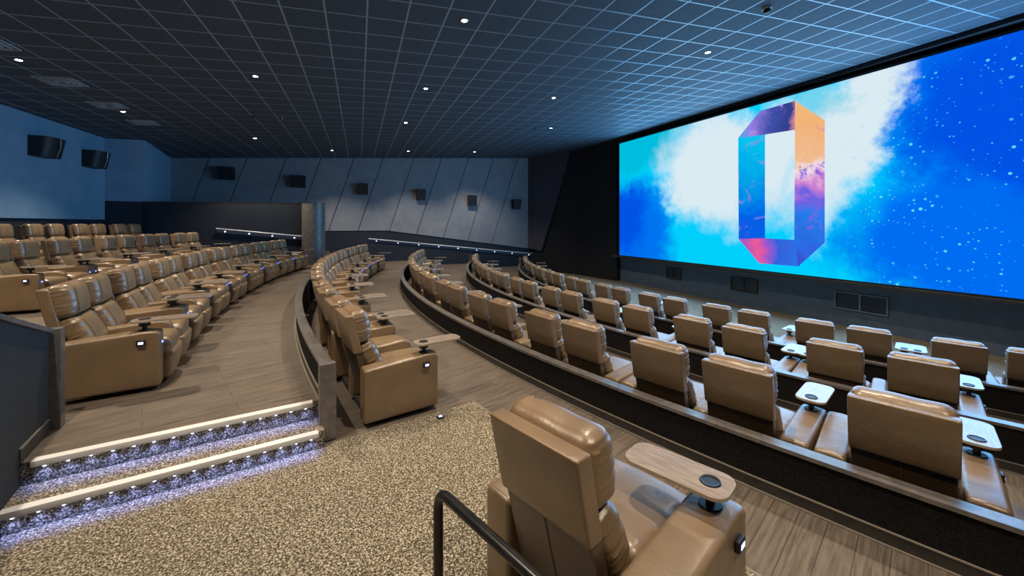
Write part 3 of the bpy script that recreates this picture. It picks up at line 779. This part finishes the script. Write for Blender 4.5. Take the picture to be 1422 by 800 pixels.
# partial wall with round end and its rail
CP = Vector((-1.72, 17.86)); c0 = Vector((BX, BY)); dW = (CP-c0).normalized(); nW = Vector((dW.y, -dW.x))
a_, b_ = c0+nW*.0, CP
ztop = lambda p: CZ + .765 + (Vector((p[0],p[1]))-c0).length*.012
wall('wall_corridor', MB().prism([tuple(a_+nW*.0), tuple(b_+nW*.02), tuple(b_-nW*.38), tuple(a_-nW*.38)], FLC-.3, ztop), M['wall_dark'])
wall('trim_9', MB().prism([tuple(a_+nW*.01), tuple(b_+nW*.03), tuple(b_-nW*.05), tuple(a_-nW*.05)], ztop, lambda p: ztop(p)+.02), M['cap_low'])
cl = MB(); cl.cyl((0,0,.001),(0,0,CZ+.83-FLC), .43, n=40)
t = empty('column', (CP.x, CP.y, FLC), 0, 'round taupe column at the end of the dark corridor wall', 'column')
cl.build('shaft', M['column'], t); MB().cyl((0,0,CZ+.83-FLC),(0,0,CZ+.845-FLC), .44, n=40).build('cap', M['cap_low'], t)
r0 = Vector((BX, BY)) + dW*2.05 + nW*.005; r1 = CP - dW*.42 + nW*.02
wall_rail((r0.x, r0.y, CZ-.17), (r1.x, r1.y, CZ-.50), 'pale handrail on the dark corridor wall left of the round column', 4, (nW.x, nW.y))

# ------------------------------------------------------------------ speakers
def speaker(loc, rz, label, grp, w_=.50, h=.56, d=.34, curved=False):
    t = empty('wall_speaker', loc, rz, label, 'speaker', grp)      # local +y points into the room
    b = MB()
    if curved:
        pts = [(-w_/2, 0), (w_/2, 0), (w_/2, d*.55)] + [(w_/2*cos(R_(a))-.0, d*.55 + d*.45*sin(R_(a))) for a in range(15, 90, 15)] + [(-w_*.05, d), (-w_/2, d*.9)]
        top, bot = h/2, -h/2
        n = len(pts); vs = [(x, y*.75, bot) for x, y in pts] + [(x, y, top) for x, y in pts]
        b.add(vs, [list(range(n))[::-1], list(range(n,2*n))] + [[i,(i+1)%n,(i+1)%n+n,i+n] for i in range(n)])
        b.build('cabinet', M['speaker'], t, angle=25)
        s_ = MB(); s_.tube([(-w_*.04, d+.004, top-.01), (-w_*.06, d*.97, 0), (-w_*.12, d*.76, bot+.02)], .012, 8); s_.build('silver_strip', M['steel'], t)
    else:
        vs = [(-w_/2,0,-h/2),(w_/2,0,-h/2),(w_/2,d*.55,-h/2),(-w_/2,d*.55,-h/2),(-w_/2,0,h/2),(w_/2,0,h/2),(w_/2,d,h/2),(-w_/2,d,h/2)]
        b.add(vs, [[0,3,2,1],[4,5,6,7],[0,1,5,4],[1,2,6,5],[2,3,7,6],[3,0,4,7]])
        b.build('cabinet', M['speaker'], t, smooth=False)
        g = MB(); k = .02; g.add([(-w_/2+k,d*.55+.012,-h/2+.03),(w_/2-k,d*.55+.012,-h/2+.03),(w_/2-k,d+.002,h/2-.03),(-w_/2+k,d+.002,h/2-.03),
                                 (-w_/2+k,d*.55-.01,-h/2+.03),(w_/2-k,d*.55-.01,-h/2+.03),(w_/2-k,d-.02,h/2-.03),(-w_/2+k,d-.02,h/2-.03)],
                                [[0,1,2,3],[7,6,5,4],[0,4,5,1],[1,5,6,2],[2,6,7,3],[3,7,4,0]])
        g.build('grille', M['grille'], t, smooth=False)
        s_ = MB(); s_.cyl((0,d*.6,-h/2+.06),(0,d*.6+.025,-h/2+.055), .016, n=8); s_.build('badge', M['steel'], t)
    return t
names = ['leftmost of the six on the far wall', 'second from the left on the far wall, above the round column', 'third from the left on the far wall', 'fourth from the left on the far wall, casting a shadow', 'fifth from the left on the far wall', 'rightmost on the far wall by the splayed panel']
for i, (x, z) in enumerate(((-5.62,2.30),(-2.72,2.04),(.20,1.77),(3.10,1.56),(5.93,1.32),(8.62,1.15))):
    speaker((x, YF-.036, CZ+z), pi, 'black box speaker, ' + names[i], 'speakers on the far wall', w_=.46 if i > 1 else .62, d=.40)
speaker((XB+.061, 14.15, CZ+2.02), -pi/2, 'black curved speaker on the blue wall, nearer and larger looking of two', 'speakers on the blue wall', .62, .52, .46, True)
speaker((XB+.061, 16.25, CZ+2.02), -pi/2, 'black curved speaker on the blue wall, the one by the corner', 'speakers on the blue wall', .62, .52, .46, True)

# ------------------------------------------------------------------ ceiling fittings
TILT = Matrix.Rotation(-math.atan(.0607), 4, 'Y') @ Matrix.Rotation(math.atan(.0066), 4, 'X')
def downlight(x, y, label=None, on=True):
    z = zc(x, y)
    t = empty('downlight', (x, y, z), 0, label or 'round recessed downlight', 'ceiling light', 'round downlights in the tiled ceiling')
    t.rotation_euler = TILT.to_euler()
    b = MB(); n = 24
    prof = [(.042,.03),(.045,-.002),(.062,-.008),(.068,-.001)]
    b.add([(r*cos(2*pi*i/n), r*sin(2*pi*i/n), zz) for r, zz in prof for i in range(n)], [[j*n+i,j*n+(i+1)%n,(j+1)*n+(i+1)%n,(j+1)*n+i] for j in range(3) for i in range(n)])
    b.build('trim_ring', M['steel'], t)
    MB().cyl((0,0,-.003),(0,0,-.001), .043, n=20).build('lens', M['bulb'], t, smooth=False)
    ld = bpy.data.lights.new('lamp', 'SPOT'); ld.energy = DOWN_W; ld.color = DOWN_COL; ld.spot_size = R_(104); ld.spot_blend = .7; ld.shadow_soft_size = .04
    lo = bpy.data.objects.new('lamp', ld); COL.objects.link(lo); lo.parent = t; lo.location = (0,0,-.02)
DL = [(-5.70,9.80,'left side, just above the blue wall corner'),(-2.07,9.85,'between the left vents and the middle'),(1.63,6.35,'largest looking one near the top middle of the ceiling'),
      (1.56,9.94,'next beyond the largest looking one'),(-5.80,13.38,'beside a square vent at the left'),(-3.53,16.74,'above the dark corridor wall'),
      (-1.12,19.29,'near the far wall above the round column'),(1.47,13.61,'third along the middle line away from the viewer'),(2.21,19.35,'near the far wall at middle'),
      (5.53,19.44,'near the far wall, rightmost'),(5.2,10.04,'right of middle above the curved rows'),(6.99,13.74,'farthest one near the screen'),(7.01,6.35,'nearest one in front of the screen')]
for x, y, lb2 in DL: downlight(x, y, 'round recessed downlight, ' + lb2)
for x, y, lb2 in ((-5.7,6.2,'overhead left above the second row from the rear wall'),(-2.17,6.45,'just above the top edge of the view'),(1.6,2.75,'overhead above the carpeted landing'),
      (5.2,2.75,'overhead above the metal capped low walls'),(1.6,-.9,'behind the viewer on the middle line'),(-2.1,2.75,'overhead above the lit steps'),(8.9,2.75,'overhead near the screen wall'),):
    downlight(x, y, 'round recessed downlight, ' + lb2)
def ceil_vent(x, y, label):
    t = empty('ceiling_vent', (x, y, zc(x, y)), 0, label, 'vent', 'square vents in the ceiling'); t.rotation_euler = TILT.to_euler()
    f = MB(); a = .29
    for s in (-1, 1): f.box(-a, a, s*a-.018, s*a+.018, -.014, -.001); f.box(s*a-.018, s*a+.018, -a+.018, a-.018, -.014, -.001)
    f.build('vent_frame', mat('vent frame grey', (.30,.36,.42), .4), t, smooth=False)
    for k in range(1, 4):
        q = MB(); r1 = a*(1-k*.24)
        for s in (-1, 1): q.box(-r1, r1, s*r1-.012, s*r1+.012, -.020-.004*k, -.004); q.box(s*r1-.012, s*r1+.012, -r1+.012, r1-.012, -.020-.004*k, -.004)
        q.build('diffuser_ring', mat('vent blade grey', (.34,.40,.46), .35), t, smooth=False)
    MB().box(-.27,.27,-.27,.27,-.003,-.001).build('backing', M['lowwall'], t, smooth=False)
ceil_vent(-5.66, 9.0, 'square ceiling vent cut by the left frame edge')
ceil_vent(-5.74, 10.96, 'square ceiling vent, second from the left edge')
ceil_vent(-5.82, 12.75, 'square ceiling vent, beside the lit downlight on the left')
ceil_vent(-5.87, 14.61, 'square ceiling vent nearest the blue corner block')
for x, y, lb2 in ((-2.84,13.37,'small dark ceiling detector above the corridor wall'),(6.35,13.82,'small dark ceiling detector near the screen')):
    t = empty('smoke_detector', (x, y, zc(x,y)), 0, lb2, 'detector')
    MB().cyl((0,0,-.001),(0,0,-.02), .055, n=20).build('base', M['black'], t); MB().cyl((0,0,-.02),(0,0,-.055), .042, .03, 20).build('sensor', M['black'], t)
    MB().cyl((.03,0,-.04),(.034,0,-.045), .008, n=8).build('indicator', M['steel'], t)
t = empty('sprinkler_head', (-2.13,13.43,zc(-2.13,13.43)), 0, 'tiny pale sprinkler head in the ceiling left of middle', 'sprinkler')
MB().cyl((0,0,-.001),(0,0,-.012), .035, n=16).build('rosette', M['steel'], t); MB().cyl((0,0,-.012),(0,0,-.05), .01, n=10).build('stem', M['steel'], t); MB().cyl((0,0,-.05),(0,0,-.054), .022, n=14).build('deflector', M['white'], t)
x, y = 6.41, 4.60
t = empty('ceiling_camera', (x, y, zc(x,y)), 0, 'small dark dome camera in the ceiling near the top of the screen', 'camera')
MB().cyl((0,0,-.001),(0,0,-.03), .07, n=24).build('base', M['white'], t)
bm_ = MB(); bm_.add(*rbox(.055,.055,.045,.044,5,(1,1,1), lambda p: p+Vector((0,0,-.05)))); bm_.build('dome', M['black'], t)

# little blue marker light on the landing and aisle marker
t = empty('floor_marker', tuple(P(24.75, 15.62, FLB+.0125)), R_(15), 'small glowing blue marker light on the carpet corner', 'marker light')
MB().add(*rbox(.034,.028,.007,.004,2,(1,1,1), lambda p: p+Vector((0,0,.0075)))).build('housing', M['black'], t)
MB().box(-.018,.018,-.015,.015,.0145,.0158).build('lens', M['blue_panel'], t, smooth=False)
